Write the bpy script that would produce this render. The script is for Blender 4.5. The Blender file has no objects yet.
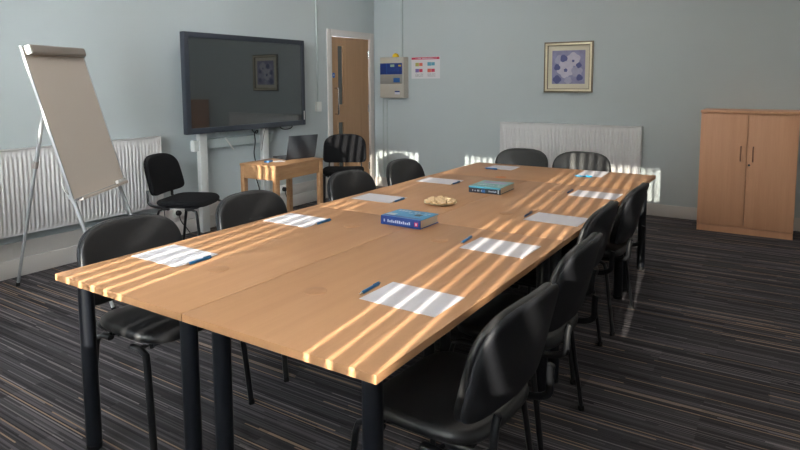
import bpy, bmesh, math, random
from math import sin, cos, pi, radians as R
from mathutils import Vector as V, Matrix as M
random.seed(7)
sc = bpy.context.scene
COL = sc.collection

# ------------------------------------------------------------------ materials
def srgb(r, g, b):
    f = lambda c: ((c/255)/12.92 if c/255 <= .04045 else ((c/255+.055)/1.055)**2.4)
    return (f(r), f(g), f(b), 1)

def mat(name, col, rough=.6, metal=0, spec=.5, noise=0, nscale=30, bump=0, bscale=200, coat=0):
    m = bpy.data.materials.new(name); m.use_nodes = True
    nt = m.node_tree; N = nt.nodes; L = nt.links
    b = N['Principled BSDF']
    b.inputs['Base Color'].default_value = col
    b.inputs['Roughness'].default_value = rough
    b.inputs['Metallic'].default_value = metal
    b.inputs['Specular IOR Level'].default_value = spec
    b.inputs['Coat Weight'].default_value = coat
    tc = N.new('ShaderNodeTexCoord')
    if noise:
        n = N.new('ShaderNodeTexNoise'); n.inputs['Scale'].default_value = nscale; n.inputs['Detail'].default_value = 4
        L.new(tc.outputs['Object'], n.inputs['Vector'])
        mx = N.new('ShaderNodeMix'); mx.data_type = 'RGBA'
        mx.inputs[6].default_value = tuple(c*(1-noise) for c in col[:3])+(1,)
        mx.inputs[7].default_value = tuple(min(1, c*(1+noise)) for c in col[:3])+(1,)
        L.new(n.outputs['Fac'], mx.inputs[0]); L.new(mx.outputs[2], b.inputs['Base Color'])
    if bump:
        n2 = N.new('ShaderNodeTexNoise'); n2.inputs['Scale'].default_value = bscale
        L.new(tc.outputs['Object'], n2.inputs['Vector'])
        bp = N.new('ShaderNodeBump'); bp.inputs['Strength'].default_value = bump; bp.inputs['Distance'].default_value = .002
        L.new(n2.outputs['Fac'], bp.inputs['Height']); L.new(bp.outputs[0], b.inputs['Normal'])
    return m

def wood(name, c1, c2, stretch=(1.2, 30, 30), rough=.45, spec=.3, scale=4):
    m = bpy.data.materials.new(name); m.use_nodes = True
    nt = m.node_tree; N = nt.nodes; L = nt.links; b = N['Principled BSDF']
    tc = N.new('ShaderNodeTexCoord'); mp = N.new('ShaderNodeMapping'); mp.inputs['Scale'].default_value = stretch
    L.new(tc.outputs['Object'], mp.inputs['Vector'])
    n = N.new('ShaderNodeTexNoise'); n.inputs['Scale'].default_value = scale; n.inputs['Detail'].default_value = 6; n.inputs['Roughness'].default_value = .65
    L.new(mp.outputs[0], n.inputs['Vector'])
    n3 = N.new('ShaderNodeTexNoise'); n3.inputs['Scale'].default_value = scale*.18; n3.inputs['Detail'].default_value = 2
    L.new(mp.outputs[0], n3.inputs['Vector'])
    ad = N.new('ShaderNodeMath'); ad.operation = 'ADD'; L.new(n.outputs['Fac'], ad.inputs[0]); L.new(n3.outputs['Fac'], ad.inputs[1])
    r = N.new('ShaderNodeMapRange'); r.inputs['From Min'].default_value = .75; r.inputs['From Max'].default_value = 1.25
    L.new(ad.outputs[0], r.inputs['Value'])
    mx = N.new('ShaderNodeMix'); mx.data_type = 'RGBA'; mx.inputs[6].default_value = c1; mx.inputs[7].default_value = c2
    L.new(r.outputs[0], mx.inputs[0]); L.new(mx.outputs[2], b.inputs['Base Color'])
    b.inputs['Roughness'].default_value = rough; b.inputs['Specular IOR Level'].default_value = spec
    return m

def carpet_mat():
    m = bpy.data.materials.new('striped_carpet'); m.use_nodes = True
    nt = m.node_tree; N = nt.nodes; L = nt.links; b = N['Principled BSDF']
    tc = N.new('ShaderNodeTexCoord'); sp = N.new('ShaderNodeSeparateXYZ'); L.new(tc.outputs['Object'], sp.inputs[0])
    def math(op, a, bb=None):
        n = N.new('ShaderNodeMath'); n.operation = op
        for i, s in enumerate((a, bb)):
            if s is None: continue
            if isinstance(s, (int, float)): n.inputs[i].default_value = s
            else: L.new(s, n.inputs[i])
        return n.outputs[0]
    def layer(wid, length, seed, tile=False):
        xi = math('FLOOR', math('DIVIDE', sp.outputs[0], wid))
        w1 = N.new('ShaderNodeTexWhiteNoise'); w1.noise_dimensions = '2D'
        c = N.new('ShaderNodeCombineXYZ'); L.new(xi, c.inputs[0]); c.inputs[1].default_value = seed
        L.new(c.outputs[0], w1.inputs['Vector'])
        yi = math('FLOOR', math('ADD', math('DIVIDE', sp.outputs[1], length), math('MULTIPLY', w1.outputs['Value'], 7)))
        if tile: yi = math('FLOOR', math('ADD', math('DIVIDE', sp.outputs[1], length), math('MULTIPLY', math('FLOOR', math('DIVIDE', sp.outputs[0], .5)), .5)))
        w2 = N.new('ShaderNodeTexWhiteNoise'); w2.noise_dimensions = '3D'
        c2 = N.new('ShaderNodeCombineXYZ'); L.new(xi, c2.inputs[0]); L.new(yi, c2.inputs[1]); c2.inputs[2].default_value = seed
        L.new(c2.outputs[0], w2.inputs['Vector'])
        return w2.outputs['Value']
    a = layer(.0065, .8, 1.3); d = layer(.028, .5, 5.7, True)
    ra = N.new('ShaderNodeValToRGB'); ra.color_ramp.interpolation = 'CONSTANT'
    e = ra.color_ramp.elements
    e[0].position = 0; e[0].color = CARPET[0]
    e[1].position = .34; e[1].color = CARPET[1]
    for p, c in ((.62, CARPET[2]), (.80, CARPET[3]), (.905, CARPET[4]), (.955, CARPET[5])):
        x = e.new(p); x.color = c
    L.new(a, ra.inputs[0])
    rb = N.new('ShaderNodeMapRange'); rb.inputs['To Min'].default_value = .7; rb.inputs['To Max'].default_value = 1.35
    L.new(d, rb.inputs['Value'])
    nz = N.new('ShaderNodeTexNoise'); nz.inputs['Scale'].default_value = 350; L.new(tc.outputs['Object'], nz.inputs['Vector'])
    rz = N.new('ShaderNodeMapRange'); rz.inputs['To Min'].default_value = .55; rz.inputs['To Max'].default_value = 1.45
    L.new(nz.outputs['Fac'], rz.inputs['Value'])
    k = math('MULTIPLY', rb.outputs[0], rz.outputs[0])
    mx = N.new('ShaderNodeVectorMath'); mx.operation = 'SCALE'; L.new(ra.outputs[0], mx.inputs[0]); L.new(k, mx.inputs['Scale'])
    L.new(mx.outputs[0], b.inputs['Base Color'])
    b.inputs['Roughness'].default_value = .95; b.inputs['Specular IOR Level'].default_value = .15
    bp = N.new('ShaderNodeBump'); bp.inputs['Strength'].default_value = .5; bp.inputs['Distance'].default_value = .003
    L.new(nz.outputs['Fac'], bp.inputs['Height']); L.new(bp.outputs[0], b.inputs['Normal'])
    return m

CARPET = [srgb(60, 58, 61), srgb(70, 67, 70), srgb(88, 84, 88), srgb(49, 47, 51), srgb(114, 108, 110), srgb(142, 121, 104)]
mCarpet = carpet_mat()
mWall = mat('wall_paint', srgb(183, 191, 193), .75, spec=.25, noise=.02, nscale=2, bump=.15, bscale=350)
mCeil = mat('ceiling_paint', srgb(225, 225, 220), .9, noise=.02)
mTrim = mat('trim_gloss_paint', srgb(205, 200, 196), .4, noise=.02, nscale=5)
mRad = mat('radiator_enamel', srgb(214, 212, 212), .38, noise=.01)
mBeech = wood('beech_laminate', srgb(175, 130, 94), srgb(182, 137, 100))
mBeechY = wood('beech_laminate_cross', srgb(175, 130, 94), srgb(182, 137, 100), (30, 1.2, 30))
mBeechEdge = wood('beech_edge_band', srgb(196, 156, 120), srgb(208, 168, 130), (3, 3, 60))
mCup = wood('cupboard_beech', srgb(214, 160, 126), srgb(222, 169, 134), (30, 30, 1.2))
mDoorW = wood('door_oak_veneer', srgb(160, 126, 96), srgb(174, 139, 107), (30, 30, 1.0))
mOak = wood('side_table_oak', srgb(158, 118, 84), srgb(176, 136, 100), (2, 24, 24))
mNavy = mat('leg_powder_coat', srgb(17, 20, 27), .4, spec=.5, noise=.05)
mVinyl = mat('black_vinyl', srgb(27, 27, 29), .42, spec=.5, noise=.08, nscale=60, bump=.25, bscale=500)
mFabric = mat('black_fabric', srgb(24, 24, 27), .9, spec=.2, noise=.15, nscale=300, bump=.6, bscale=900)
mShell = mat('chair_back_shell', srgb(30, 31, 36), .62, spec=.35, noise=.05, bump=.1, bscale=400)
mTube = mat('black_tube', srgb(22, 23, 26), .3, spec=.55)
mRubber = mat('black_rubber', srgb(18, 18, 20), .7)
mBezel = mat('screen_bezel', srgb(48, 53, 62), .35, noise=.03)
mScreen = mat('dark_glass_screen', srgb(36, 42, 45), .03)
mScreen.node_tree.nodes['Principled BSDF'].inputs['IOR'].default_value = 2.3
mWhiteMetal = mat('white_metal', srgb(208, 210, 208), .45)
mAlu = mat('brushed_aluminium', srgb(176, 178, 180), .5, metal=.45, noise=.05)
mChrome = mat('chrome', srgb(215, 215, 215), .18, metal=1)
mBronze = mat('bronze_handle', srgb(150, 110, 90), .3, metal=.8)
mBoard = mat('flipchart_board', srgb(226, 214, 204), .5, noise=.015, nscale=3)
mClamp = mat('clamp_plastic', srgb(150, 140, 132), .4)
mWhitePl = mat('white_plastic', srgb(225, 225, 222), .4)
mPaper = mat('paper', srgb(206, 203, 210), .8, noise=.01)
mPenBlue = mat('pen_blue', srgb(10, 100, 160), .3, spec=.6)
mPenDark = mat('pen_dark_blue', srgb(22, 50, 100), .3)
mPenCyan = mat('pen_cyan', srgb(20, 150, 200), .3, spec=.6)
mPages = mat('page_block', srgb(212, 194, 168), .85, noise=.08, nscale=200)
mBookBlue = mat('book_cover_blue', srgb(58, 140, 186), .35, noise=.3, nscale=18)
mBookNavy = mat('book_spine_navy', srgb(20, 58, 128), .35)
mBookTeal = mat('book_cover_teal', srgb(122, 166, 168), .4, noise=.15, nscale=14)
mBookAqua = mat('book_band_aqua', srgb(70, 160, 190), .4)
mBookBlack = mat('book_spine_black', srgb(34, 40, 52), .4)
mInkWhite = mat('print_pale', srgb(200, 205, 215), .5)
mInkPink = mat('print_magenta', srgb(190, 50, 100), .5)
mInkDark = mat('print_dark', srgb(50, 55, 65), .5)
mBiscuit = mat('biscuit', srgb(222, 190, 150), .75, noise=.15, nscale=60, bump=.4, bscale=150)
mPlate = mat('plate_glaze', srgb(215, 200, 165), .3)
mLaptop = mat('laptop_shell', srgb(52, 56, 62), .6, noise=.03)
mLapKey = mat('laptop_keys', srgb(28, 28, 32), .5)
mPanelGrey = mat('panel_beige', srgb(178, 172, 160), .5)
mPanelDk = mat('panel_grey', srgb(140, 136, 130), .5)
mPanelBlue = mat('panel_blue', srgb(24, 52, 118), .4)
mPanelBlue2 = mat('panel_mid_blue', srgb(40, 90, 150), .4)
mLcd = mat('panel_lcd', srgb(150, 175, 150), .3)
mYellow = mat('yellow_dome', srgb(225, 185, 30), .35)
mPoster = mat('poster_paper', srgb(212, 210, 212), .6)
mRed = mat('poster_red', srgb(190, 50, 80), .6)
mOlive = mat('poster_olive', srgb(170, 165, 90), .6)
mTealP = mat('poster_teal', srgb(80, 150, 175), .6)
mPurple = mat('poster_purple', srgb(120, 100, 160), .6)
mOrange = mat('poster_orange', srgb(205, 100, 85), .6)
mGold = mat('frame_champagne', srgb(222, 210, 180), .35, metal=.3, noise=.05)
mGoldD = mat('frame_bronze', srgb(112, 100, 82), .35, metal=.4)
mMat = mat('picture_mount', srgb(214, 206, 184), .8)
mArt = mat('art_wash', srgb(140, 138, 170), .7, noise=.35, nscale=14)
mPetal = mat('art_petal', srgb(190, 184, 198), .7, noise=.15, nscale=20)
mPetal2 = mat('art_petal_shade', srgb(164, 160, 184), .7, noise=.2, nscale=24)
mArtDk = mat('art_leaf', srgb(88, 92, 138), .7, noise=.2, nscale=20)
mBlueSign = mat('blue_sign', srgb(40, 100, 190), .4)
mSlat = mat('blind_slat', srgb(215, 208, 196), .8)
mPortWood = wood('port_cover', srgb(170, 125, 90), srgb(178, 133, 97), (3, 30, 30))
mPortOrange = mat('port_orange', srgb(196, 120, 70), .6)

mCond = mat('conduit_painted', srgb(176, 186, 186), .6)
def glass_mat(name, tint, refl=.12):
    m = bpy.data.materials.new(name); m.use_nodes = True
    nt = m.node_tree; N = nt.nodes; L = nt.links; N.clear()
    o = N.new('ShaderNodeOutputMaterial'); t = N.new('ShaderNodeBsdfTransparent'); t.inputs[0].default_value = tint
    g = N.new('ShaderNodeBsdfGlossy'); g.inputs['Roughness'].default_value = .02
    f = N.new('ShaderNodeFresnel'); f.inputs[0].default_value = 1.45
    x = N.new('ShaderNodeMixShader'); L.new(f.outputs[0], x.inputs[0]); L.new(t.outputs[0], x.inputs[1]); L.new(g.outputs[0], x.inputs[2])
    L.new(x.outputs[0], o.inputs[0]); return m
mGlass = glass_mat('window_glass', (.95, .97, .97, 1))
mDoorGlass = mat('door_vision_glass', srgb(92, 98, 98), .08, spec=1)
# fabric slats pass some of the daylight
def slat_mat():
    m = bpy.data.materials.new('vertical_blind_fabric'); m.use_nodes = True
    nt = m.node_tree; N = nt.nodes; L = nt.links; N.clear()
    o = N.new('ShaderNodeOutputMaterial'); d = N.new('ShaderNodeBsdfDiffuse'); d.inputs[0].default_value = srgb(235, 232, 226)
    t = N.new('ShaderNodeBsdfTranslucent'); t.inputs[0].default_value = srgb(240, 238, 232)
    x = N.new('ShaderNodeMixShader'); x.inputs[0].default_value = .5
    L.new(d.outputs[0], x.inputs[1]); L.new(t.outputs[0], x.inputs[2]); L.new(x.outputs[0], o.inputs[0]); return m
mSlat = slat_mat()

# ------------------------------------------------------------------ mesh builder
class MB:
    def __init__(s): s.bm = bmesh.new(); s.mats = []; s.cur = 0
    def m(s, mt):
        if mt not in s.mats: s.mats.append(mt)
        s.cur = s.mats.index(mt); return s
    def _fin(s, fs):
        for f in fs: f.material_index = s.cur
    def box(s, x0, x1, y0, y1, z0, z1, bev=0, seg=2, X=None):
        r = bmesh.ops.create_cube(s.bm, size=1)
        vs = r['verts']
        for v in vs:
            v.co = V(((x0+x1)/2+v.co.x*(x1-x0), (y0+y1)/2+v.co.y*(y1-y0), (z0+z1)/2+v.co.z*(z1-z0)))
        fs = list({f for v in vs for f in v.link_faces})
        if bev:
            es = list({e for f in fs for e in f.edges})
            rr = bmesh.ops.bevel(s.bm, geom=es, offset=bev, segments=seg, affect='EDGES', profile=.6)
            fs = list(set(rr['faces']) | {f for f in fs if f.is_valid}); vs = list({v for f in fs for v in f.verts})
            # all faces of this island
            seen = set(vs); st = list(vs)
            while st:
                v = st.pop()
                for e in v.link_edges:
                    w = e.other_vert(v)
                    if w not in seen: seen.add(w); st.append(w)
            vs = list(seen); fs = list({f for v in vs for f in v.link_faces})
        s._fin(fs)
        if X is not None: bmesh.ops.transform(s.bm, matrix=X, verts=vs)
        return s
    def loft(s, rings, cap=True, closed=True):
        bm = s.bm; R_ = [[bm.verts.new(p) for p in ring] for ring in rings]; fs = []
        n = len(R_[0])
        for a, b in zip(R_, R_[1:]):
            for i in range(n if closed else n-1):
                j = (i+1) % n
                fs.append(bm.faces.new((a[i], a[j], b[j], b[i])))
        if cap:
            fs.append(bm.faces.new(list(reversed(R_[0])))); fs.append(bm.faces.new(R_[-1]))
        s._fin(fs); return s
    def tube(s, pts, r, seg=12, r2=None, up=None, smooth=0):
        pts = [V(p) for p in pts]
        if smooth:   # round corners with Catmull-Rom
            q = []
            P = [pts[0]*2-pts[1]]+pts+[pts[-1]*2-pts[-2]]
            for i in range(1, len(P)-2):
                for k in range(smooth):
                    t = k/smooth; a, b, c, d = P[i-1:i+3]
                    q.append(.5*((2*b)+(c-a)*t+(2*a-5*b+4*c-d)*t*t+(3*b-a-3*c+d)*t**3))
            q.append(pts[-1]); pts = q
        rings = []; n = len(pts); prev = None
        for i, p in enumerate(pts):
            t = (pts[min(i+1, n-1)]-pts[max(i-1, 0)]).normalized()
            if prev is None:
                a = V(up) if up else (V((0, 0, 1)) if abs(t.z) < .9 else V((1, 0, 0)))
            else: a = prev
            b = t.cross(a).normalized(); a = b.cross(t).normalized(); prev = a
            ra = r if not isinstance(r, (list, tuple)) else r[i]
            rb = r2 if r2 else ra
            rings.append([p+a*cos(2*pi*k/seg)*ra+b*sin(2*pi*k/seg)*rb for k in range(seg)])
        return s.loft(rings)
    def lathe(s, prof, c=(0, 0, 0), seg=24):
        return s.loft([[V((c[0]+r*cos(2*pi*k/seg), c[1]+r*sin(2*pi*k/seg), c[2]+z)) for k in range(seg)] for r, z in prof])
    def poly(s, pts, t):
        """flat shape pts (3D, planar) with thickness vector t"""
        t = V(t); a = [V(p) for p in pts]
        return s.loft([a, [p+t for p in a]])
    def pad(s, w, h, t, fn, n=4.0, nb=None, seg=40, edge=.018, puff=.006, nr=7):
        """rounded cushion: outline superellipse w x h in (a,b), thickness along c; fn(a,b,c)->Vector"""
        def out(th, k):
            ca, sa = cos(th), sin(th); m_ = nb if (nb and sa < 0) else n
            return (w/2*k*math.copysign(abs(ca)**(2/m_), ca), h/2*k*math.copysign(abs(sa)**(2/m_), sa))
        e = edge/(min(w, h)/2)
        prof = [(0.02, t/2+puff), (.35, t/2+puff*.9), (.65, t/2+puff*.6), (1-e*1.6, t/2)]
        for k in range(1, 6):
            a = pi/2*(1-k/6)
            prof.append((1-e+e*cos(a), t/2*sin(a)))
        full = prof+[(1, 0)]+[(k, -c if k > .9 else -t/2) for k, c in reversed(prof)]
        rings = []
        for k, c in full:
            rings.append([fn(*out(2*pi*i/seg, k), c) for i in range(seg)])
        return s.loft(rings)
    def build(s, name, parent=None, loc=None, rot=None, sharp=35):
        bmesh.ops.recalc_face_normals(s.bm, faces=s.bm.faces)
        me = bpy.data.meshes.new(name); s.bm.to_mesh(me); s.bm.free()
        for mt in s.mats: me.materials.append(mt)
        for p in me.polygons: p.use_smooth = True
        me.set_sharp_from_angle(angle=R(sharp))
        o = bpy.data.objects.new(name, me); COL.objects.link(o)
        if parent: o.parent = parent
        if loc: o.location = loc
        if rot is not None: o.rotation_euler = (0, 0, rot)
        return o
def mb(mt): return MB().m(mt)
def tag(o, label=None, cat=None, group=None, kind=None):
    if label: o['label'] = label
    if cat: o['category'] = cat
    if group: o['group'] = group
    if kind: o['kind'] = kind
    return o
def empty(name, loc=(0, 0, 0), rz=0):
    o = bpy.data.objects.new(name, None); COL.objects.link(o); o.location = loc; o.rotation_euler = (0, 0, rz)
    o.empty_display_size = .1; return o
def copy_tree(o, parent=None):
    c = o.copy(); COL.objects.link(c)
    if parent: c.parent = parent
    for ch in list(o.children): copy_tree(ch, c)
    return c
def struct(o): o['kind'] = 'structure'; return o

# ------------------------------------------------------------------ room
XB, YA, YR, XF, ZC = 6.874, 4.851, -2.3, -.95, 3.1
WT = .15
struct(mb(mCarpet).box(XF-WT, XB+WT, YR-WT, YA+WT, -.1, 0).build('floor'))
struct(mb(mCeil).box(XF-WT, XB+WT, YR-WT, YA+WT, ZC, ZC+.1).build('ceiling'))
struct(mb(mWall).box(XB, XB+WT, YR-WT, YA+WT, 0, ZC).build('wall_back'))
DX0, DX1, DZ = 5.915, 6.765, 2.05       # door opening
w = mb(mWall).box(XF-WT, DX0, YA, YA+WT, 0, ZC).box(DX1, XB, YA, YA+WT, 0, ZC).box(DX0, DX1, YA, YA+WT, DZ, ZC)
struct(w.build('wall_left'))

def wall_with_windows(mk, a0, a1, wins):
    """mk(b, a0,a1,z0,z1) adds a slab; wins: list of (a0,a1,z0,z1) sorted"""
    b = mb(mWall); cur = a0
    for (p, q, z0, z1) in wins:
        mk(b, cur, p, 0, ZC); mk(b, p, q, 0, z0); mk(b, p, q, z1, ZC); cur = q
    mk(b, cur, a1, 0, ZC); return b
SUN_T = .29; AZ = R(6.9)
HEAD = 2.86
WINF = [(.12, .90, 1.27, HEAD), (1.55, 2.54, 1.04, HEAD), (3.115, 4.02, 1.95, HEAD)]
struct(wall_with_windows(lambda b, a, c, z0, z1: b.box(XF-WT, XF, a, c, z0, z1), YR-WT, YA+WT, WINF).build('wall_front'))
WINR = []
struct(wall_with_windows(lambda b, a, c, z0, z1: b.box(a, c, YR-WT, YR, z0, z1), XF, XB, WINR).build('wall_right'))

# windows: frames, transom, glass
wn = 0
for (a, c, z0, z1) in WINF:
    wn += 1
    x0, x1 = XF-.11, XF-.06
    f = mb(mTrim).box(x0, x1, a, a+.045, z0, z1).box(x0, x1, c-.045, c, z0, z1).box(x0, x1, a+.045, c-.045, z0, z0+.045).box(x0, x1, a+.045, c-.045, z1-.045, z1)
    if z0 < 1.5: f.box(x0, x1, a+.045, c-.045, 1.885, 1.97)
    fo = struct(f.build('window_%d' % wn))
    struct(mb(mGlass).box(XF-.088, XF-.084, a+.03, c-.03, z0+.03, z1-.03).build('pane', fo))
for (a, c, z0, z1) in WINR:
    wn += 1
    y0, y1 = YR-.11, YR-.06; mid = (a+c)/2
    f = mb(mTrim).box(a, a+.05, y0, y1, z0, z1).box(c-.05, c, y0, y1, z0, z1).box(a+.05, c-.05, y0, y1, z0, z0+.05).box(a+.05, c-.05, y0, y1, z1-.05, z1).box(mid-.03, mid+.03, y0, y1, z0+.05, z1-.05)
    fo = struct(f.build('window_%d' % wn))
    struct(mb(mGlass).box(a+.03, c-.03, YR-.088, YR-.084, z0+.03, z1-.03).build('pane', fo))

# vertical blinds in front of the end-wall windows
XBL = -.80; PITCH = .0735
def blind(y0, y1, z0, z1, phase, label, PITCH=.076):
    ro = empty('vertical_blind', (XBL, (y0+y1)/2, z1+.03)); tag(ro, label, 'blind')
    mb(mWhiteMetal).box(-.03, .03, y0-(y0+y1)/2-.05, y1-(y0+y1)/2+.05, 0, .04, .004).build('head_rail', ro)
    s0 = math.ceil((y0-phase-PITCH/2)/PITCH)
    k = s0; proto = None
    ang = R(45)
    while True:
        yc = phase+(k+.5)*PITCH
        if yc > y1+.02: break
        if proto is None:
            me = mb(mSlat).box(-.0445, .0445, -.0008, .0008, z0-z1-.03, 0).build('slat', ro); proto = me
        else:
            me = proto.copy(); COL.objects.link(me)
        me.location = (0, yc-(y0+y1)/2, 0)
        me.rotation_euler = (0, 0, AZ+ang+random.uniform(-.07, .05))
        k += 1
    return ro
G1 = 1.124-.237; G2 = 1.900-.237
blind(.04, .96, 1.25, HEAD, G1, 'cream vertical blind at the end window nearest the cupboard side')
blind(1.56, 2.62, 1.02, HEAD, G2, 'cream vertical blind at the middle end window', .0822)
blind(3.13, 4.08, 1.93, HEAD, G2, 'short cream vertical blind at the high window by the door side wall', .083)

# added fill panels on the ceiling, out of view, to brighten the right side
def emit_mat():
    m = bpy.data.materials.new('fill_emission'); m.use_nodes = True
    b = m.node_tree.nodes['Principled BSDF']; b.inputs['Base Color'].default_value = (.9, .9, .9, 1)
    b.inputs['Emission Color'].default_value = (1, .95, .88, 1); b.inputs['Emission Strength'].default_value = PANEL_E
    return m
PANEL_E = 4.5
mEmit = emit_mat(); cl = None
for i, (x, y) in enumerate([(x, y) for x in (1.2, 3.5, 5.6) for y in (-.9, 1.5, 3.6)]):
    if cl is None:
        cl = empty('added_fill_panel'); mb(mWhiteMetal).box(-.31, -.295, -.31, .31, -.02, 0).box(.295, .31, -.31, .31, -.02, 0).box(-.295, .295, -.31, -.295, -.02, 0).box(-.295, .295, .295, .31, -.02, 0).build('frame', cl)
        mb(mEmit).box(-.295, .295, -.295, .295, -.012, -.004).build('fill_surface', cl); o = cl
    else: o = copy_tree(cl)
    o.location = (x, y, ZC); tag(o, 'square white fill panel added on the ceiling', 'ceiling light', 'added fill panels')

# skirtings
b = mb(mTrim)
for (x0, x1) in ((XF, 5.845),):
    b.box(x0, x1, YA-.022, YA, 0, .135, .004).box(x0, x1, YA-.014, YA, .138, .262, .004)
for xs in (1.2, 2.12, 3.3, 4.5): b.box(xs, xs+.006, YA-.0155, YA, .14, .258)
struct(b.build('baseboard_left'))
struct(mb(mTrim).box(XB-.02, XB, YR, YA, 0, .13, .005).build('baseboard_back'))
struct(mb(mTrim).box(XF, XB-.02, YR, YR+.02, 0, .13, .005).build('baseboard_right'))
struct(mb(mTrim).box(XF, XF+.02, YR+.02, YA-.02, 0, .13, .005).build('baseboard_front'))

# door
d = struct(mb(mTrim).box(DX0-.07, DX0+.012, YA-.02, YA+.0, 0, DZ+.07, .004).box(DX1-.012, DX1+.07, YA-.02, YA, 0, DZ+.07, .004)
    .box(DX0+.012, DX1-.012, YA-.02, YA, DZ-.012, DZ+.07, .004)
    .box(DX0, DX0+.014, YA, YA+.14, 0, DZ).box(DX1-.014, DX1, YA, YA+.14, 0, DZ).box(DX0+.014, DX1-.014, YA, YA+.14, DZ-.014, DZ).build('door_1'))
lx0, lx1 = DX0+.017, DX1-.017
vx0, vx1 = 6.075, 6.185
lf = mb(mDoorW)
YL = YA+.012
for (x0, x1, z0, z1) in ((lx0, vx0, .004, DZ-.017), (vx1, lx1, .004, DZ-.017), (vx0, vx1, .004, .35), (vx0, vx1, .94, 1.17), (vx0, vx1, 1.92, DZ-.017)):
    lf.box(x0, x1, YL, YL+.044, z0, z1)
lf = struct(lf.build('door_leaf', d))
struct(mb(mDoorGlass).box(vx0, vx1, YL+.018, YL+.026, 1.17, 1.92).build('vision_panel', d))
struct(mb(mDoorGlass).box(vx0, vx1, YL+.018, YL+.026, .35, .94).build('vision_panel', d))
struct(mb(mDoorW).box(vx0-.014, vx0, YL-.006, YL+.002, 1.156, 1.934).box(vx1, vx1+.014, YL-.006, YL+.002, 1.156, 1.934).box(vx0, vx1, YL-.006, YL+.002, 1.92, 1.934).box(vx0, vx1, YL-.006, YL+.002, 1.156, 1.17)
       .box(vx0-.014, vx0, YL-.006, YL+.002, .336, .954).box(vx1, vx1+.014, YL-.006, YL+.002, .336, .954).box(vx0, vx1, YL-.006, YL+.002, .94, .954).build('glazing_bead', d))
h = mb(mChrome).tube([(6.015, YL, 1.38), (6.015, YL-.05, 1.38), (6.015, YL-.055, 1.37), (6.015, YL-.055, 1.06), (6.015, YL-.05, 1.05), (6.015, YL, 1.05)], .011, 10)
tag(struct(h.build('door_handle', d)), 'chrome pull handle')
tag(struct(mb(mBlueSign).loft([[V((5.99+.03*cos(2*pi*k/20), YL-.003+dy, 1.545+.034*sin(2*pi*k/20))) for k in range(20)] for dy in (0, .003)])
    .m(mInkWhite).box(5.98, 6.0, YL-.0045, YL-.003, 1.552, 1.556).box(5.975, 6.005, YL-.0045, YL-.003, 1.54, 1.546).build('door_sign', d)), 'round blue sign')
for z in (.25, 1.05, 1.78):
    struct(mb(mChrome).tube([(lx1+.004, YL-.004, z), (lx1+.004, YL-.004, z+.10)], .007, 8).box(lx1-.02, lx1+.004, YL-.002, YL+.001, z, z+.1).build('hinge', d))

# ------------------------------------------------------------------ radiators
def radiator(name, length, z0, z1, depth, label, valve_side):
    """local: runs along +x from 0, back at y=0, front at y=-depth"""
    ro = empty(name); tag(ro, label, 'radiator')
    prof = []
    n = int(length/.0333); p = (length-.05)/n
    x = .025
    for i in range(n):
        for fx, fy in ((0, 0), (.17, 0), (.33, -.011), (.78, -.011), (.94, 0)):
            prof.append((x+p*fx, fy))
        x += p
    prof.append((x, 0))
    yb = -depth+.014
    def ring(z, s): return [V((a, yb+f*s, z)) for a, f in prof]+[V((prof[-1][0], yb+.012, z)), V((prof[0][0], yb+.012, z))]
    zs = [(z0+.0, .0), (z0+.03, 0), (z0+.05, 1), (z1-.075, 1), (z1-.055, 0), (z1-.004, 0)]
    pn = mb(mRad).loft([ring(z, s) for z, s in zs]).box(.0, .025, yb-.002, yb+.012, z0, z1-.004).box(length-.025, length, yb-.002, yb+.012, z0, z1-.004)
    pn.build('front_panel', ro, sharp=50)
    mb(mRad).box(.01, length-.01, -.045, -.032, z0, z1-.01).build('rear_panel', ro)
    g = mb(mRad).box(-.003, length+.003, -depth+.004, -.03, z1-.006, z1, .002)
    g.build('top_grille', ro)
    for xx in (-.003, length-.001):
        mb(mRad).box(xx, xx+.004, -depth+.006, -.03, z0+.01, z1-.007).build('side_cover', ro)
    for xx in (.2, length-.24): mb(mWhiteMetal).box(xx, xx+.04, -.034, 0, z0+.1, z1-.08).build('wall_bracket', ro)
    for xx in (-.03, length+.03):
        vm = mb(mChrome).tube([(xx, -.055, .01), (xx, -.055, z0+.04)], .0075, 8)
        vm.tube([(xx, -.055, z0+.04), (min(max(xx, 0), length), -.055, z0+.04)], .009, 8)
        vm.build('pipe', ro)
    return ro
ra = radiator('radiator', 2.45, .33, .975, .10, 'long white panel radiator on the wall behind the flipchart easel', 1)
ra.location = (.925, YA-.002, 0)
rb = radiator('radiator', 1.62, .33, .966, .10, 'white panel radiator on the end wall below the framed picture', 1)
rb.rotation_euler = (0, 0, -pi/2); rb.location = (XB-.002, 2.92, 0)
ra['group'] = rb['group'] = 'white panel radiators'

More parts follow.
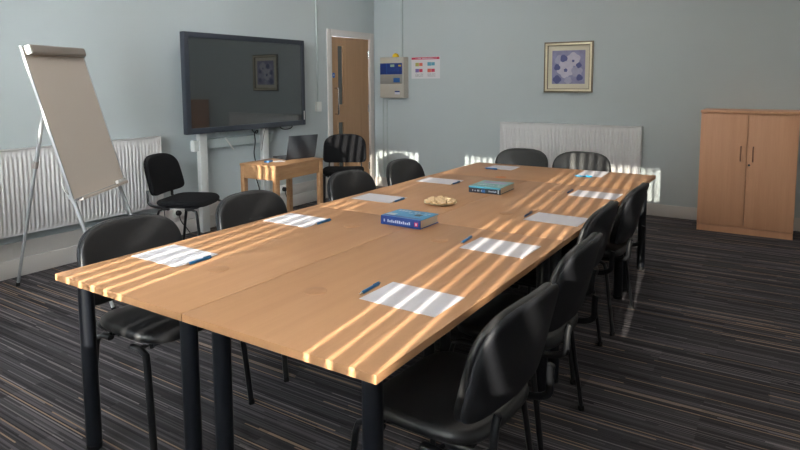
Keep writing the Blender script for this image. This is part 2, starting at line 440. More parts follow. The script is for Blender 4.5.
# ------------------------------------------------------------------ tables
TX, TY, TZ, TT = 1.157, .819, .73, .026
def table(x0, x1, y0, y1, mt, legs, label, ports, port_mt=None):
    cx, cy = (x0+x1)/2, (y0+y1)/2
    ro = empty('meeting_table', (cx, cy, 0)); tag(ro, label, 'table', 'beech tables pushed together')
    g = .001
    mb(mt).box(x0-cx+g, x1-cx-g, y0-cy+g, y1-cy-g, TZ-TT, TZ, .003, 2).build('tabletop', ro)
    for lx, ly in legs:
        lg = mb(mNavy).lathe([(.025, .022), (.029, .024), (.029, TZ-TT-.006), (.036, TZ-TT-.005), (.036, TZ-TT)], (lx-cx, ly-cy, 0), 24).build('leg', ro)
        mb(mRubber).lathe([(.022, 0), (.028, .002), (.029, .02), (.024, .024)], (lx-cx, ly-cy, 0), 20).build('foot', lg)
    xs = [l[0] for l in legs]; ys = [l[1] for l in legs]
    a, b_, c_, d_ = min(xs)-cx, max(xs)-cx, min(ys)-cy, max(ys)-cy
    for bx in ((a, b_, c_-.012, c_+.012), (a, b_, d_-.012, d_+.012), (a-.012, a+.012, c_, d_), (b_-.012, b_+.012, c_, d_)):
        mb(mNavy).box(*bx, TZ-TT-.045, TZ-TT-.0005, .003).build('under_frame', ro)
    for px, py, pm in ports:
        seg = 32
        o = mb(pm).lathe([(.040, TZ), (.040, TZ+.0016), (.037, TZ+.0022)], (px-cx, py-cy, 0), seg).build('cable_port', ro)
    return ro
ym = TY+.75
def L4(x0, x1, ya, yb): return [(x, y) for x in (x0+.085, x1-.085) for y in (ya, yb)]
x1_, x2_, x3_ = TX+1.5, TX+3.0, TX+3.745
table(TX, x1_, TY, ym, mBeech, L4(TX, x1_, .892, 1.485), 'beech meeting table at the near right corner of the long table block', [(1.54, 1.345, mPortWood), (2.36, 1.31, mPortWood)])
table(TX, x1_, ym, TY+1.5, mBeech, L4(TX, x1_, 1.645, 2.262), 'beech meeting table at the near left corner of the long table block', [(1.53, 1.83, mPortWood), (2.37, 1.82, mPortWood)])
table(x1_, x2_, TY, ym, mBeech, L4(x1_, x2_, .892, 1.485), 'beech meeting table on the right side in the middle of the block', [(3.05, 1.27, mPortWood), (3.87, 1.27, mPortWood)])
table(x1_, x2_, ym, TY+1.5, mBeech, L4(x1_, x2_, 1.645, 2.262), 'beech meeting table on the left side in the middle, carrying the biscuit plate', [])
table(x2_, x3_, TY, TY+1.5, mBeechY, [(x, y) for x in (x2_+.085, x3_-.085) for y in (.892, 2.245)], 'crosswise beech meeting table closing the far end of the block', [(4.202, 1.80, mPortOrange)])

# ------------------------------------------------------------------ chairs  (local: faces +x)
def make_chair(name, pad_m, back_m):
    ro = empty(name)
    # seat
    def sf(a, b, c):
        return V((a+.01, b*(1-.05*(a < 0)*min(1, -a/.2)), .452+c-.016*max(0, (a-.12)/.1)**2+.010*(b/.23)**2))
    mb(pad_m).pad(.43, .475, .048, sf, n=4.2, edge=.026, puff=.008).build('seat', ro, sharp=60)
    mb(mShell).box(-.17, .18, -.19, .19, .418, .434, .006).build('seat_pan', ro)
    # backrest; recline and curved
    rc = R(14)
    def bf(a, b, c, off=0):
        # a across (y), b up, c thickness (front +)
        cc = c+off
        x = -.232+.034*(a/.24)**2 + cc - .03*((b-.02)/.17)**2*0 - (b)*math.tan(rc)
        return V((x, a*(1-.03*(b/.17)), .684+b))
    mb(pad_m).pad(.500, .328, .036, lambda a, b, c: bf(a, b, c), n=3.1, nb=7.5, seg=56, edge=.018, puff=.006).build('backrest', ro, sharp=60)
    sh = mb(back_m).pad(.500, .328, .026, lambda a, b, c: bf(a, b, c, -.021), n=3.1, nb=7.5, seg=56, edge=.013, puff=.0).build('back_shell', ro, sharp=60)
    # side frames: inverted U, each leg its own mesh
    for s in (-1, 1):
        y = .235*s
        f = [(.16, y*.97, .418), (.195, y*.985, .405), (.205, y, .37), (.245, y*1.06, .012)]
        r_ = [(-.10, y*.97, .418), (-.13, y*.985, .405), (-.140, y, .37), (-.19, y*1.06, .012)]
        for p in (f, r_):
            lg = mb(mTube).tube([(p[0][0]*.55+.012, y*.97, .420)]+p, .0095, 12, r2=.0155).build('leg', ro)
            q = p[-1]
            mb(mRubber).tube([(q[0]-.001*(1 if q[0] > 0 else -1)*2, q[1], .022), (q[0]+.001, q[1]+.0005*s, 0)], .0135, 12).build('foot', lg)
        mb(mTube).tube([(-.10, .19*s, .425), (-.20, .19*s, .432), (-.245, .19*s, .455), (-.250, .19*s, .49), (-.252, .185*s, .53), (-.258, .18*s, .56)], .008, 10, r2=.013, up=(0, 1, 0), smooth=4).build('back_support', ro)
    fr = mb(mTube)
    for x in (-.09, .13): fr.tube([(x, -.228, .414), (x, .228, .414)], .009, 10)
    for s in (-1, 1):
        for x in (-.09, .13): fr.tube([(x, .16*s, .395), (x, .16*s, .42)], .011, 8)
    fr.build('seat_frame', ro)
    return ro
vc = make_chair('meeting_chair', mVinyl, mShell)
fc = make_chair('visitor_chair', mFabric, mFabric)
used = set()
def chair(src, x, y, deg, label, group):
    o = src if src.name not in used else copy_tree(src)
    used.add(src.name)
    o.location = (x, y, 0); o.rotation_euler = (0, 0, R(deg)); tag(o, label, 'chair', group); return o
gL, gR, gE, gS = 'chairs along the left side of the table', 'chairs along the right side of the table', 'chairs at the far end of the table', 'spare fabric chairs'
chair(vc, 1.565, 2.225, -90, 'black vinyl chair nearest the camera on the left side of the table', gL)
chair(vc, 2.30, 2.235, -90, 'black vinyl chair on the left side, second from the near end', gL)
chair(vc, 3.225, 2.25, -90, 'black vinyl chair on the left side, below the striped chair by the door', gL)
chair(vc, 3.935, 2.265, -90, 'black vinyl chair on the left side, farthest from the camera', gL)
chair(vc, 1.625, .855, 86, 'black vinyl chair at the table, nearest the camera on the right side', gR)
chair(vc, 2.31, .89, 90, 'black vinyl chair on the right side, second from the near end', gR)
chair(vc, 3.02, .99, 90, 'black vinyl chair on the right side, third from the near end', gR)
chair(vc, 3.69, .965, 90, 'black vinyl chair on the right side, farthest from the camera', gR)
chair(vc, 4.885, 1.99, 180, 'black chair in shade, left of the two at the far end of the table', gE)
chair(vc, 4.90, 1.455, 180, 'black chair with sun stripes on its back, right of the two at the far end', gE)
chair(fc, 3.28, 4.29, -66, 'empty black fabric chair standing below the left end of the wall screen', gS)
chair(fc, 5.35, 4.22, 213, 'black fabric chair with sun stripes on its backrest in front of the wooden door', gS)

# ------------------------------------------------------------------ papers, pens
PG = 'sheets of paper laid out on the table'
def paper(c, label):
    """c: four corners xy"""
    cx = sum(p[0] for p in c)/4; cy = sum(p[1] for p in c)/4
    o = mb(mPaper).poly([(p[0]-cx, p[1]-cy, 0) for p in c], (0, 0, .0018)).build('paper_sheet', None, (cx, cy, TZ+.0002))
    return tag(o, label, 'paper', PG)
def rect(cx, cy, w, l, deg):
    a = R(deg); return [(cx+u*cos(a)-v*sin(a), cy+u*sin(a)+v*cos(a)) for u, v in ((-w/2, -l/2), (w/2, -l/2), (w/2, l/2), (-w/2, l/2))]
for cx, cy, w_, l_, dg, lab in (
    (1.558, 2.135, .21, .290, 0, 'white paper sheet on the near left table in front of the nearest left chair'),
    (2.318, 2.139, .21, .292, 0, 'white paper sheet on the left side, second from the near end, crossed by sun stripes'),
    (3.04, 2.118, .20, .29, 0, 'white paper sheet on the left side beyond the blue book'),
    (3.81, 2.112, .20, .29, 0, 'white paper sheet on the left side farthest from the camera, behind the biscuit plate'),
    (1.657, 1.023, .20, .292, -1, 'white paper sheet on the right side nearest the camera'),
    (2.393, 1.023, .21, .292, -1, 'white paper sheet on the right side, second from the near end'),
    (3.05, .987, .21, .285, -2, 'white paper sheet on the right side, third from the near end, mostly in shade'),
    (3.848, .998, .21, .29, -1, 'white paper sheet on the right side farthest from the camera, partly behind a chair'),
    (4.73, 1.25, .30, .19, 2, 'white paper sheet at the far end in front of the sun-striped chair'),
    (4.685, 1.99, .22, .23, 2, 'white paper sheet at the far end in front of the shaded chair')):
    paper(rect(cx, cy, w_, l_, dg), lab)
def make_pen(mt, tipm):
    ro = empty('ballpoint_pen')
    mb(mt).tube([(-.058, 0, 0), (-.056, 0, 0), (.045, 0, 0), (.052, 0, 0)], [.0045, .0058, .0058, .0045], 12).build('barrel', ro)
    mb(tipm).tube([(.052, 0, 0), (.068, 0, 0)], [.0045, .0012], 10).build('tip', ro)
    mb(tipm).tube([(-.066, 0, 0), (-.058, 0, 0)], .003, 8).build('button', ro)
    mb(mt).box(-.058, -.02, -.0018, .0018, .0055, .0078, .0006).build('clip', ro)
    return ro
penB = make_pen(mPenBlue, mChrome); penD = make_pen(mPenDark, mPenDark); penC = make_pen(mPenCyan, mPenCyan)
def pen(src, p, q, z, label):
    o = src if src.name not in used else copy_tree(src); used.add(src.name)
    o.location = ((p[0]+q[0])/2, (p[1]+q[1])/2, z+.0060)
    o.rotation_euler = (0, 0, math.atan2(p[1]-q[1], p[0]-q[0])); tag(o, label, 'pen', 'pens beside the paper sheets')
PZ = TZ+.002
pen(penB, (1.58, 1.188), (1.72, 1.195), TZ, 'blue pen at the upper left corner of the nearest right-hand sheet')
pen(penB, (2.345, 1.192), (2.475, 1.200), TZ, 'blue pen beside the second sheet on the right side')
pen(penD, (3.00, 1.148), (3.13, 1.153), TZ, 'dark blue pen beside the third sheet on the right side')
pen(penD, (3.80, 1.165), (3.92, 1.165), TZ, 'dark blue pen beside the farthest sheet on the right side')
pen(penC, (4.51, 1.33), (4.53, 1.20), TZ+.002, 'bright light-blue pen at the sheet in front of the sun-striped chair')
pen(penB, (4.555, 2.10), (4.54, 1.97), TZ, 'blue pen at the sheet in front of the shaded far-end chair')
pen(penB, (1.49, 1.972), (1.615, 1.972), TZ, 'blue pen along the inner edge of the nearest left-hand sheet')
pen(penB, (2.275, 1.983), (2.405, 1.985), TZ, 'blue pen along the inner edge of the second left-hand sheet')
pen(penB, (2.965, 1.962), (3.09, 1.962), TZ, 'blue pen on the inner edge of the sheet beyond the blue book')
pen(penB, (3.70, 1.957), (3.83, 1.955), TZ, 'blue pen on the inner edge of the farthest left-hand sheet')

# ------------------------------------------------------------------ books
def book(loc, deg, dx, dy, dz, cover, spine, label, extra):
    ro = empty('thick_book', loc, R(deg)); tag(ro, label, 'book')
    mb(mPages).box(-dx/2+.004, dx/2-.005, -dy/2+.005, dy/2-.005, .0035, dz-.0035).build('page_block', ro)
    b = mb(cover).box(-dx/2, dx/2, -dy/2, dy/2, dz-.0035, dz, .001).m(spine).box(-dx/2, dx/2, -dy/2, dy/2, 0, .0035, .001)
    b.box(-dx/2-.002, -dx/2+.0035, -dy/2, dy/2, 0, dz, .0015)
    b.build('cover', ro)
    extra(ro, dx, dy, dz); return ro
def glyphs(b, face, u0, u1, v, h, n, seed):
    """row of small letter-like blocks; face(u,v)->box args"""
    rnd = random.Random(seed); u = u0; w_ = (u1-u0)/n
    for i in range(n):
        if rnd.random() < .14: u += w_; continue
        face(b, u, u+w_*.62, v, v+h*rnd.choice((.7, 1, 1))); u += w_
def ex1(ro, dx, dy, dz):
    f = lambda b, u0, u1, v0, v1: b.box(-dx/2-.0028, -dx/2-.0018, -u1, -u0, v0, v1)
    b = mb(mInkWhite); glyphs(b, f, -.10, .075, .015, .014, 15, 3); b.build('spine_lettering', ro)
    b = mb(mInkPink).box(-dx/2-.0028, -dx/2-.0018, -.105, -.085, .012, .032)
    b.m(mInkWhite).box(-dx/2-.0034, -dx/2-.0026, -.099, -.091, .016, .028); b.build('spine_emblem', ro)
    g = lambda b, u0, u1, v0, v1: b.box(v0, v1, -u1, -u0, dz, dz+.0006)
    b = mb(mInkWhite); glyphs(b, g, -.10, .10, .045, .018, 10, 5); glyphs(b, g, -.02, .09, .02, .010, 9, 6)
    b.m(mInkDark).box(-.02, .02, -.07, -.035, dz, dz+.0006).m(mInkWhite).box(-.06, -.02, .06, .11, dz, dz+.0006).m(mBookNavy).box(-.08, -.06, -.11, .11, dz, dz+.0006)
    b.build('cover_print', ro)
book((2.572, 1.60, TZ), -1, .178, .238, .046, mBookBlue, mBookNavy, 'thick blue paperback lying on the table in front of the biscuit plate', ex1)
def ex2(ro, dx, dy, dz):
    f = lambda b, u0, u1, v0, v1: b.box(-dx/2-.0028, -dx/2-.0018, -u1, -u0, v0, v1)
    b = mb(mInkWhite); glyphs(b, f, -.085, -.015, .010, .011, 8, 8); glyphs(b, f, .03, .085, .012, .009, 6, 9)
    b.build('spine_lettering', ro)
    mb(mInkWhite).box(-dx/2-.0028, -dx/2-.0018, -.10, -.092, .005, .030).build('spine_bar', ro)
    mb(mPanelBlue2).box(-dx/2-.0028, -dx/2-.0018, -.005, .02, .006, .026).build('spine_emblem', ro)
    mb(mBookAqua).box(-dx/2-.003, -dx/2-.0019, -dy/2, dy/2, dz-.011, dz-.0005).build('spine_band', ro)
    g = lambda b, u0, u1, v0, v1: b.box(v0, v1, -u1, -u0, dz, dz+.0006)
    b = mb(mInkWhite); glyphs(b, g, -.08, .08, -.06, .02, 9, 11); b.m(mPetal2).box(.02, .09, -.08, .08, dz, dz+.0006); b.build('cover_print', ro)
book((3.655, 1.628, TZ), 2, .255, .222, .043, mBookTeal, mBookBlack, 'thick teal book with a dark spine lying behind the biscuit plate', ex2)

# ------------------------------------------------------------------ plate of biscuits
px, py = 3.085, 1.705
tag(mb(mPlate).lathe([(.001, 0), (.058, 0), (.060, .002), (.088, .008), (.098, .011), (.098, .013), (.087, .011), (.058, .005), (.001, .005)], (0, 0, 0), 40).build('plate', None, (px, py, TZ)),
    'round cream plate of biscuits between the two thick books', 'plate')
def biscuit_mesh():
    b = mb(mBiscuit).lathe([(.001, 0), (.017, 0), (.0195, .003), (.0195, .007), (.017, .010), (.001, .011)], (0, 0, 0), 18); return b
bp = None; k = 0
for ring_r, n, z in ((0, 1, .0065), (.045, 6, .0065), (.078, 10, .0145), (.026, 3, .018), (.058, 6, .0225)):
    for i in range(n):
        a = 2*pi*i/n+ring_r*9
        if bp is None: o = bp = biscuit_mesh().build('biscuit')
        else: o = bp.copy(); COL.objects.link(o)
        o.location = (px+ring_r*cos(a), py+ring_r*sin(a), TZ+z)
        o.rotation_euler = (random.uniform(-.3, .3), random.uniform(-.3, .3), random.uniform(0, 3))
        tag(o, 'small pale round biscuit in the pile on the plate', 'biscuit', 'biscuits on the plate'); k += 1

# ------------------------------------------------------------------ wall screen and stand
SX0, SX1, SZ0, SZ1, SY = 3.575, 5.165, .976, 1.925, 4.628
cx = (SX0+SX1)/2
tv = empty('wall_screen', (cx, SY-.004, SZ0), R(-1.1)); tag(tv, 'large black interactive display screen on the left wall', 'screen')
w2 = (SX1-SX0)/2; hh = SZ1-SZ0; bz = .052
mb(mBezel).box(-w2, -w2+bz, 0, .06, 0, hh, .006).box(w2-bz, w2, 0, .06, 0, hh, .006).box(-w2+bz-.004, w2-bz+.004, 0, .06, 0, bz+.004, .004).box(-w2+bz-.004, w2-bz+.004, 0, .06, hh-bz, hh, .004).build('bezel', tv)
mb(mScreen).box(-w2+bz-.003, w2-bz+.003, .008, .02, bz, hh-bz+.003).build('screen_glass', tv)
mb(mBezel).box(-w2+.03, w2-.03, .02, .085, .03, hh-.03, .01).build('rear_housing', tv)
mb(mRubber).box(w2, w2+.008, .015, .03, hh*.28, hh*.33, .002).build('side_button', tv)
mb(mWhitePl).box(w2-.03, w2-.018, -.003, .0, .06, .16).build('sticker', tv)
st = empty('screen_stand', (cx, 4.74, 0)); tag(st, 'white metal stand with two posts carrying the wall screen', 'stand')
for xx in (3.775, 4.60):
    mb(mWhiteMetal).box(xx-cx, xx-cx+.085, -.022, .03, 0, 1.5, .004).build('post', st)
mb(mCond).box(3.775-cx, 4.80-cx, .032, .11, .81, .90, .003).build('crossbar', st)
mb(mWhiteMetal).box(3.72-cx, 3.774-cx, -.01, .05, .80, .90, .003).build('junction_box', st)
mb(mWhiteMetal).box(3.86-cx, 4.60-cx, .0, .03, 1.25, 1.35, .003).build('mounting_rail', st)

def cable(name, pts, r, mt, label, cat='cable', **k):
    return tag(mb(mt).tube(pts, r, 8, smooth=5).build(name), label, cat)
cable('cable', [(4.42, 4.70, 1.02), (4.40, 4.66, .955), (4.45, 4.655, .93), (4.47, 4.66, .96), (4.43, 4.665, .93), (4.44, 4.67, .84), (4.42, 4.67, .72), (4.45, 4.68, .6), (4.47, 4.70, .45), (4.55, 4.74, .3), (4.58, 4.80, .22)], .0065, mRubber, 'black cable looped under the screen and hanging behind the side table')
cable('cable', [(4.80, 4.69, 1.03), (4.83, 4.67, .955), (4.92, 4.66, .94), (5.0, 4.67, .96), (5.03, 4.69, 1.03)], .006, mRubber, 'short black cable loop below the right end of the screen')
lo_ = bpy.data.objects['cable.001']; lo_.name = 'cable_loop'; lo_.parent = tv; lo_.matrix_parent_inverse = (M.Translation((cx, SY-.004, SZ0)) @ M.Rotation(R(-1.1), 4, 'Z')).inverted()
for k_ in ('label', 'category'): del lo_[k_]
cable('cable', [(4.60, 4.66, 1.0), (4.56, 4.655, .93), (4.53, 4.65, .84), (4.52, 4.66, .74)], .003, mRubber, 'thin dark cable hanging in front of the right post of the screen stand')
tag(mb(mWhitePl).tube([(4.12, 4.76, .90), (4.22, 4.755, .775)], .008, 8).build('rod'), 'short white rod hanging at a slant below the screen', 'rod')

# sockets and plugs at low level on the left wall
def plug(x, z, label):
    ro = empty('wall_socket', (x, YA, z)); tag(ro, label, 'socket')
    mb(mWhitePl).box(-.07, .07, -.03, 0, -.043, .043, .004).build('face_plate', ro)
    p = mb(mRubber).tube([(-.03, -.03, 0), (-.03, -.052, 0), (-.03, -.066, 0)], [.026, .026, .018], 14).build('plug', ro)
    mb(mRubber).tube([(-.03, -.058, -.012), (-.03, -.06, -.05), (-.0, -.05, -.10), (.05, -.045, -.16), (.09, -.04, max(-.26, -z+.01))], .0045, 8, smooth=4).build('flex', p)
    return ro
plug(3.60, .225, 'white wall socket with a black plug beside the empty fabric chair')
plug(5.03, .235, 'white wall socket with a black plug seen under the side table')

# ------------------------------------------------------------------ side table, laptop
q = [(3.795, 4.205), (3.775, 3.742), (4.475, 3.765), (4.495, 4.228)]
ccx, ccy = 4.135, 3.99
tb = empty('side_table', (ccx, ccy, 0), R(1.9)); tag(tb, 'small oak side table holding the laptop below the wall screen', 'table')
mb(mOak).box(-.335, .335, -.222, .222, .698, .72, .003).build('tabletop', tb)
for sx in (-1, 1):
    for sy in (-1, 1):
        mb(mOak).box(sx*.308-.024, sx*.308+.024, sy*.196-.022, sy*.196+.022, 0, .698, .003).build('leg', tb)
mb(mOak).box(-.284, .284, -.212, -.196, .585, .698).build('apron', tb); mb(mOak).box(-.284, .284, .196, .212, .585, .698).build('apron', tb)
mb(mOak).box(-.326, -.31, -.174, .174, .585, .698).build('apron', tb); mb(mOak).box(.31, .326, -.174, .174, .585, .698).build('apron', tb)
lp = empty('laptop', (4.32, 3.93, .7202), R(-14+180)); tag(lp, 'open grey laptop on the side table, lid back towards the meeting table', 'laptop')
# local: hinge at y=0, base towards -y (turned 180: +Y world)
mb(mLaptop).box(-.165, .165, -.235, 0, .002, .018, .003).build('base', lp)
kb = mb(mLapKey)
for i in range(12):
    for j in range(4): kb.box(-.15+i*.0252, -.15+i*.0252+.021, -.105+j*.022, -.105+j*.022+.018, .0178, .0195)
kb.box(-.05, .05, -.205, -.14, .0178, .0186); kb.build('keyboard', lp)
ld = mb(mLaptop).box(-.165, .165, -.004, .004, 0, .225, .003, X=M.Translation((0, .004, .014)) @ M.Rotation(R(-14), 4, 'X')).build('lid', lp)
mb(mScreen).box(-.155, .155, -.0052, -.0042, .012, .215, X=M.Translation((0, .004, .014)) @ M.Rotation(R(-14), 4, 'X')).build('display', ld)
tag(mb(mPenBlue).box(-.045, .045, -.025, .025, 0, .016, .006).m(mInkWhite).box(-.02, .02, -.012, .012, .0158, .0165).build('packet', None, (3.98, 4.02, .7202), R(20)), 'small blue packet on the near end of the side table', 'packet')
tag(mb(mPoster).box(-.05, .05, -.035, .035, 0, .004, .001).build('note_card', None, (4.06, 3.97, .7202), R(-20)), 'small white card beside the blue packet on the side table', 'card')

# ------------------------------------------------------------------ flipchart easel
FC = V((2.278, 3.876, .727)); fy, ft, fr_ = .551, .265, .017
r0 = V((cos(fy), sin(fy), 0)); b0 = V((-sin(fy), cos(fy), 0))
u0 = (b0*sin(ft)+V((0, 0, 1))*cos(ft)).normalized()
rr = r0*cos(fr_)+u0*sin(fr_); uu = u0*cos(fr_)-r0*sin(fr_); nn = rr.cross(uu)   # nn towards viewer
BM = M((( rr.x, uu.x, nn.x, FC.x), (rr.y, uu.y, nn.y, FC.y), (rr.z, uu.z, nn.z, FC.z), (0, 0, 0, 1)))
fl = empty('flipchart_easel', (2.3, 4.0, 0)); tag(fl, 'white flipchart easel on three metal legs in front of the left radiator', 'easel')
INV = M.Translation((-2.3, -4.0, 0))
BX = INV @ BM
W_, H_ = .681, .998
mb(mBoard).box(-W_/2+.012, W_/2-.012, .012, H_-.012, -.012, .0, X=BX).build('board', fl)
mb(mAlu).box(-W_/2, -W_/2+.010, 0, H_, -.014, .002, .002, X=BX).box(W_/2-.010, W_/2, 0, H_, -.014, .002, .002, X=BX).box(-W_/2+.014, W_/2-.014, 0, .014, -.018, .006, X=BX).box(-W_/2+.014, W_/2-.014, H_-.014, H_, -.018, .006, X=BX).build('board_frame', fl)
mb(mClamp).box(-W_/2+.035, W_/2-.03, H_-.062, H_-.0, .0, .042, .018, 4, X=BX).build('paper_clamp', fl)
mb(mWhitePl).box(-W_/2+.02, -W_/2+.036, H_-.06, H_-.004, .002, .04, .007, X=BX).build('clamp_end_cap', fl)
tr = mb(mBoard).box(-W_/2+.05, W_/2-.03, -.008, .004, .0, .035, .003, X=BX).box(-W_/2+.05, W_/2-.03, .002, .012, .031, .035, X=BX).build('pen_tray', fl)
mb(mWhitePl).box(W_/2-.15, W_/2-.04, .004, .034, .004, .03, .005, X=BX).build('eraser', tr)
def pt(a, b, c=0): return (BX @ V((a, b, c)))
def leg(p, q, nm='leg'):
    p, q = V(p), V(q); m_ = p.lerp(q, .45)
    lg = mb(mAlu).tube([p, m_], .013, 12).tube([m_, q+(m_-q).normalized()*.02], .0105, 12).build(nm, fl)
    mb(mClamp).tube([m_+(p-m_).normalized()*.03, m_-(p-m_).normalized()*.02], .0165, 12).build('leg_collar', lg)
    mb(mRubber).tube([q+(m_-q).normalized()*.03, V((q.x, q.y, 0))], .014, 10).build('foot', lg)
def down(a, extra=0):
    p = pt(a, .0, -.012); d_ = pt(a, 0, -.012)-pt(a, 1, -.012); t = (p.z)/(-d_.z)
    return p+d_*t
leg(pt(-W_/2+.05, .03, -.03), down(-W_/2+.05)+V((-.01, -.02, 0)))
leg(pt(W_/2-.05, .03, -.03), down(W_/2-.05)+V((.02, -.02, 0)))
leg(pt(0.0, H_-.06, -.035), V((2.04, 4.61, 0))-V((2.3, 4.0, 0)))
mb(mAlu).box(-W_/2+.03, W_/2-.03, .02, .05, -.045, -.018, X=BX).box(-.03, .03, H_-.12, H_-.02, -.045, -.018, X=BX).build('rear_bracket', fl)
mb(mWhitePl).tube([pt(-W_/2-.005, .16, -.02), pt(-W_/2-.022, .14, -.02), pt(-W_/2-.022, .08, -.02), pt(-W_/2-.005, .06, -.02)], .004, 8).build('side_hook', fl)

# ------------------------------------------------------------------ cupboard
CX0, CY0, CY1, CH = 6.431, .689, -.106, 1.172
cb = empty('cupboard', (6.65, (CY0+CY1)/2, 0)); tag(cb, 'two-door beech cupboard against the end wall', 'cupboard')
ox, oy = 6.65, (CY0+CY1)/2; hw = (CY0-CY1)/2
x0, x1 = CX0-ox, XB-.025-ox
mb(mCup).box(x0+.022, x1, -hw, -hw+.018, .06, CH-.025).box(x0+.022, x1, hw-.018, hw, .06, CH-.025).box(x0+.022, x1, -hw+.018, hw-.018, .06, .078).box(x1-.012, x1, -hw+.018, hw-.018, .078, CH-.025).build('carcass', cb)
mb(mCup).box(x0-.010, x1, -hw-.004, hw+.004, CH-.025, CH, .002).build('top_panel', cb)
mb(mCup).box(x0+.004, x1, -hw+.002, hw-.002, 0, .06).build('plinth', cb)
for s in (1, -1):
    y0_, y1_ = (.0025, hw-.001) if s > 0 else (-hw+.001, -.0025)
    dr = mb(mCup).box(x0, x0+.018, y0_, y1_, .066, CH-.031, .002).build('door', cb)
    yy = .05*s
    mb(mBronze).tube([(x0, yy, .835), (x0-.024, yy, .825), (x0-.032, yy, .765), (x0-.024, yy, .71), (x0, yy, .70)], .0055, 10, smooth=4).build('handle', dr)
    if s < 0: mb(mChrome).loft([[V((x0-.004+dx, -.022+.010*cos(2*pi*k/16), .665+.010*sin(2*pi*k/16))) for k in range(16)] for dx in (0, .005)]).build('lock', dr)

# ------------------------------------------------------------------ framed picture
py0, py1, pz0, pz1 = 1.843, 2.408, 1.326, 1.905
pc = empty('framed_picture', (XB, (py0+py1)/2, (pz0+pz1)/2)); tag(pc, 'square framed flower print in mauve tones on the end wall', 'picture')
a_, c_ = (py1-py0)/2, (pz1-pz0)/2
def ringbox(b, a, c, w_, xf, xb, X=None):
    b.box(xf, xb, -a, -a+w_, -c, c, .003).box(xf, xb, a-w_, a, -c, c, .003).box(xf, xb, -a+w_-.002, a-w_+.002, -c, -c+w_, .003).box(xf, xb, -a+w_-.002, a-w_+.002, c-w_, c, .003)
b = mb(mGoldD); ringbox(b, a_, c_, .018, -.028, 0); b.m(mGold); ringbox(b, a_-.016, c_-.016, .022, -.034, -.004); b.m(mGoldD); ringbox(b, a_-.036, c_-.036, .010, -.022, -.004)
b.build('frame', pc)
mb(mMat).box(-.010, -.006, -a_+.03, a_-.03, -c_+.03, c_-.03).build('mount', pc)
aw = a_-.092
ar = mb(mArt).box(-.012, -.010, -aw, aw, -aw, aw)
def blob(cy_, cz_, r, m_, n, dep, rough=.25, sd=1):
    rnd = random.Random(sd); pts = []
    for k in range(n*6):
        th = 2*pi*k/(n*6); rad = r*(1+rough*abs(sin(th*n/2+sd)) - .12)
        y_ = max(-aw, min(aw, cy_+rad*cos(th))); z_ = max(-aw, min(aw, cz_+rad*sin(th)))
        pts.append((-.012-dep, y_, z_))
    ar.m(m_).poly(pts, (dep, 0, 0))
blob(.03, -.02, .095, mPetal, 5, .0006, sd=2); blob(-.055, .085, .075, mPetal, 5, .0008, sd=4); blob(.10, .08, .055, mPetal2, 4, .0005, sd=5)
blob(-.10, -.05, .06, mPetal2, 5, .0007, sd=7); blob(.055, .10, .04, mArtDk, 3, .0010, sd=3); blob(-.13, -.12, .035, mArtDk, 3, .0011, sd=9)
blob(.13, -.14, .045, mArtDk, 4, .0009, sd=11); blob(.13, .0, .035, mArtDk, 3, .0012, sd=12); blob(.03, -.035, .020, mArtDk, 5, .0014, sd=13); blob(-.055, .07, .014, mArtDk, 5, .0015, sd=14)
blob(-.12, .02, .03, mArtDk, 4, .0012, sd=17); blob(0, -.15, .04, mPetal2, 5, .0010, sd=18)
ar.build('artwork', pc, sharp=20)
mb(mWhitePl).box(-.006, -.001, -a_+.02, a_-.02, -c_+.02, c_-.02).build('backing', pc)

# ------------------------------------------------------------------ alarm panel, poster, conduits
ap = empty('alarm_panel', (XB, 4.48, 1.243)); tag(ap, 'beige control panel with a blue display strip beside the door', 'control panel')
dp = .122
mb(mPanelGrey).box(-dp, 0, -.19, .19, 0, .545, .006).build('case', ap)
mb(mPanelBlue).box(-dp-.004, -dp, -.165, .187, .315, .465, .001).m(mPanelBlue2).box(-dp-.005, -dp-.003, .075, .082, .32, .46).box(-dp-.0055, -dp-.003, -.12, .06, .36, .364).m(mLcd).box(-dp-.006, -dp-.003, -.045, .02, .415, .447)
bb = mb(mPanelBlue).box(-dp-.004, -dp, -.165, .187, .315, .465, .001)
bb.m(mPanelBlue2).box(-dp-.005, -dp-.003, .075, .082, .32, .46).box(-dp-.0055, -dp-.003, -.12, .06, .36, .364).box(-dp-.0055, -dp-.003, -.12, .06, .385, .388)
bb.m(mLcd).box(-dp-.006, -dp-.003, -.045, .02, .415, .447).m(mYellow).box(-dp-.006, -dp-.003, -.15, -.11, .42, .44)
bb.build('display_strip', ap)
mb(mPanelDk).box(-dp-.003, -dp, -.165, .187, .19, .312, .001).m(mPanelBlue2).box(-dp-.006, -dp-.002, -.13, -.03, .21, .268).build('key_strip', ap)
lc = mb(mPanelGrey).box(-dp-.004, -dp, -.165, .187, .01, .185, .001).m(mInkWhite).box(-dp-.006, -dp-.003, -.13, -.05, .05, .095).m(mPanelBlue).box(-dp-.0065, -dp-.0055, -.13, -.05, .078, .095).build('lower_cover', ap)
mb(mYellow).lathe([(.045, 0), (.045, .012), (.038, .035), (.022, .05), (.002, .055)], (-.07, -.03, .545), 20).build('beacon_dome', ap)
ps = empty('wall_poster', (XB, 4.025, 1.642)); tag(ps, 'small white poster with a red header beside the control panel', 'poster')
mb(mPoster).box(-.003, -.0005, -.217, .217, -.142, .142).build('sheet', ps)
pb = mb(mRed).box(-.0042, -.003, -.21, .215, .108, .138)
pb.m(mInkWhite); glyphs(pb, lambda b, u0, u1, v0, v1: b.box(-.005, -.0042, -u1, -u0, v0, v1), -.15, .17, .117, .012, 22, 2)
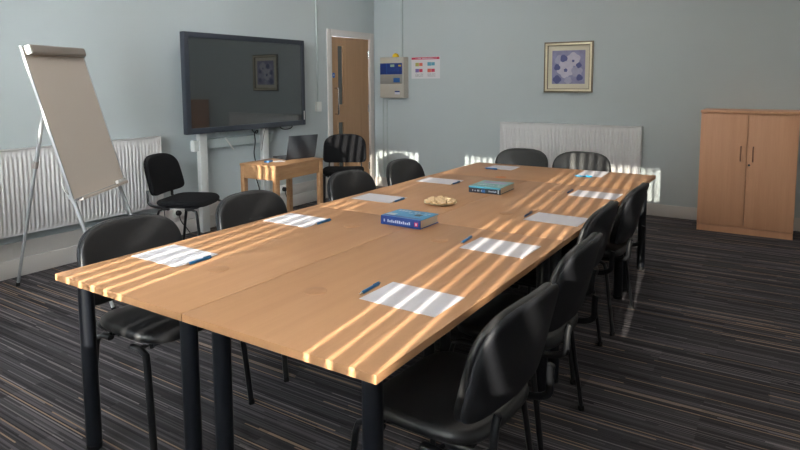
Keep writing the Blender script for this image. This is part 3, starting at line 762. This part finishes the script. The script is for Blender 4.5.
for (yy, zz, m1, m2) in ((.10, .045, mOlive, mOrange), (-.085, .05, mTealP, mTealP), (.10, -.035, mPurple, mRed), (-.085, -.035, mOrange, mRed)):
    pb.m(m1).box(-.0042, -.003, yy, yy+.055, zz-.025, zz+.022).m(m2).box(-.0042, -.003, yy-.055, yy-.004, zz-.022, zz+.02)
pb.m(mInkDark)
for yy, zz in ((.155, -.085), (-.03, -.085)):
    for k in range(3): glyphs(pb, lambda b, u0, u1, v0, v1: b.box(-.0042, -.003, -u1, -u0, v0, v1), -yy, -yy+.12, zz-k*.014, .005, 14, 20+k)
pb.build('print', ps)
def conduit(name, p, q, s, label):
    b = mb(mWhiteMetal); x0, x1 = sorted((p[0], q[0])); y0, y1 = sorted((p[1], q[1]))
    b.box(x0-(s if x0 == x1 else 0)/2, x1+(s if x0 == x1 else 0)/2, y0-(s/2 if y0 == y1 else 0), y1+(s/2 if y0 == y1 else 0), p[2], q[2], .002)
    return tag(b.build(name), label, 'conduit')
def trunk(name, x0, x1, y0, y1, z0, z1, label, mt=mCond):
    return tag(mb(mt).box(x0, x1, y0, y1, z0, z1, .002).build(name), label, 'conduit')
trunk('conduit', XB-.02, XB-.0003, 4.376, 4.402, 1.792, ZC-.001, 'vertical painted conduit rising from the control panel')
trunk('conduit', XB-.014, XB-.0003, 4.695, 4.710, .131, 1.24, 'thin conduit below the control panel nearer the corner')
trunk('conduit', XB-.014, XB-.0003, 4.630, 4.645, .131, 1.24, 'thin conduit below the control panel, second from the corner')
cA = empty('conduit_with_box', (5.655, YA, 1.1)); tag(cA, 'painted vertical conduit ending in a small box left of the door', 'conduit')
mb(mCond).box(-.010, .010, -.018, 0, .12, ZC-1.101, .002).build('conduit_run', cA)
mb(mWhitePl).box(-.05, .04, -.035, 0, .0, .12, .004).build('switch_box', cA)

# ------------------------------------------------------------------ camera
cam = bpy.data.cameras.new('camera'); co = bpy.data.objects.new('camera', cam); COL.objects.link(co)
YAW, PITCHC, ROLL, F, CYP, HC = .5727, .0989, -.0049, 599.68, 142.0, 1.45
fw = V((cos(YAW)*cos(PITCHC), sin(YAW)*cos(PITCHC), -sin(PITCHC)))
rt = V((sin(YAW), -cos(YAW), 0)); up = rt.cross(fw)
r2 = rt*cos(ROLL)+up*sin(ROLL); u2 = up*cos(ROLL)-rt*sin(ROLL)
z = -fw
co.matrix_world = M(((r2.x, u2.x, z.x, 0), (r2.y, u2.y, z.y, 0), (r2.z, u2.z, z.z, HC), (0, 0, 0, 1)))
cam.sensor_width = 36; cam.lens = F/800*36; cam.shift_x = 0; cam.shift_y = -(225-CYP)/800
cam.clip_start = .05
sc.camera = co

# ------------------------------------------------------------------ light
s = bpy.data.lights.new('sun', 'SUN'); s.energy = 16; s.angle = R(.46); s.color = (1, .90, .76)
so = bpy.data.objects.new('sun', s); COL.objects.link(so); so.location = (-6, 0, 5)
so.rotation_euler = V((cos(AZ), sin(AZ), -SUN_T*1.0)).to_track_quat('-Z', 'Y').to_euler()
wd = bpy.data.worlds.new('sky'); sc.world = wd; wd.use_nodes = True
bg = wd.node_tree.nodes['Background']; bg.inputs[0].default_value = (.92, .96, 1, 1); bg.inputs[1].default_value = 60
def portal(loc, d_, w_, h_):
    l = bpy.data.lights.new('daylight_portal', 'AREA'); l.shape = 'RECTANGLE'; l.size = w_; l.size_y = h_; l.cycles.is_portal = True
    o = bpy.data.objects.new('daylight_portal', l); COL.objects.link(o); o.location = loc
    o.rotation_euler = V(d_).to_track_quat('-Z', 'Z').to_euler()
for (a, c, z0, z1) in WINF: portal((XF-.13, (a+c)/2, (z0+z1)/2), (1, 0, 0), c-a, z1-z0)
for (a, c, z0, z1) in WINR: portal(((a+c)/2, YR-.13, (z0+z1)/2), (0, 1, 0), c-a, z1-z0)

sc.view_settings.view_transform = 'Standard'; sc.view_settings.look = 'None'; sc.view_settings.gamma = 1
sc.view_settings.use_curve_mapping = False
sc.view_settings.exposure = 0.56
sc.cycles.use_denoising = True
sc.cycles.max_bounces = 10; sc.cycles.diffuse_bounces = 6; sc.cycles.caustics_reflective = False; sc.cycles.caustics_refractive = False
sc.cycles.sample_clamp_indirect = 8
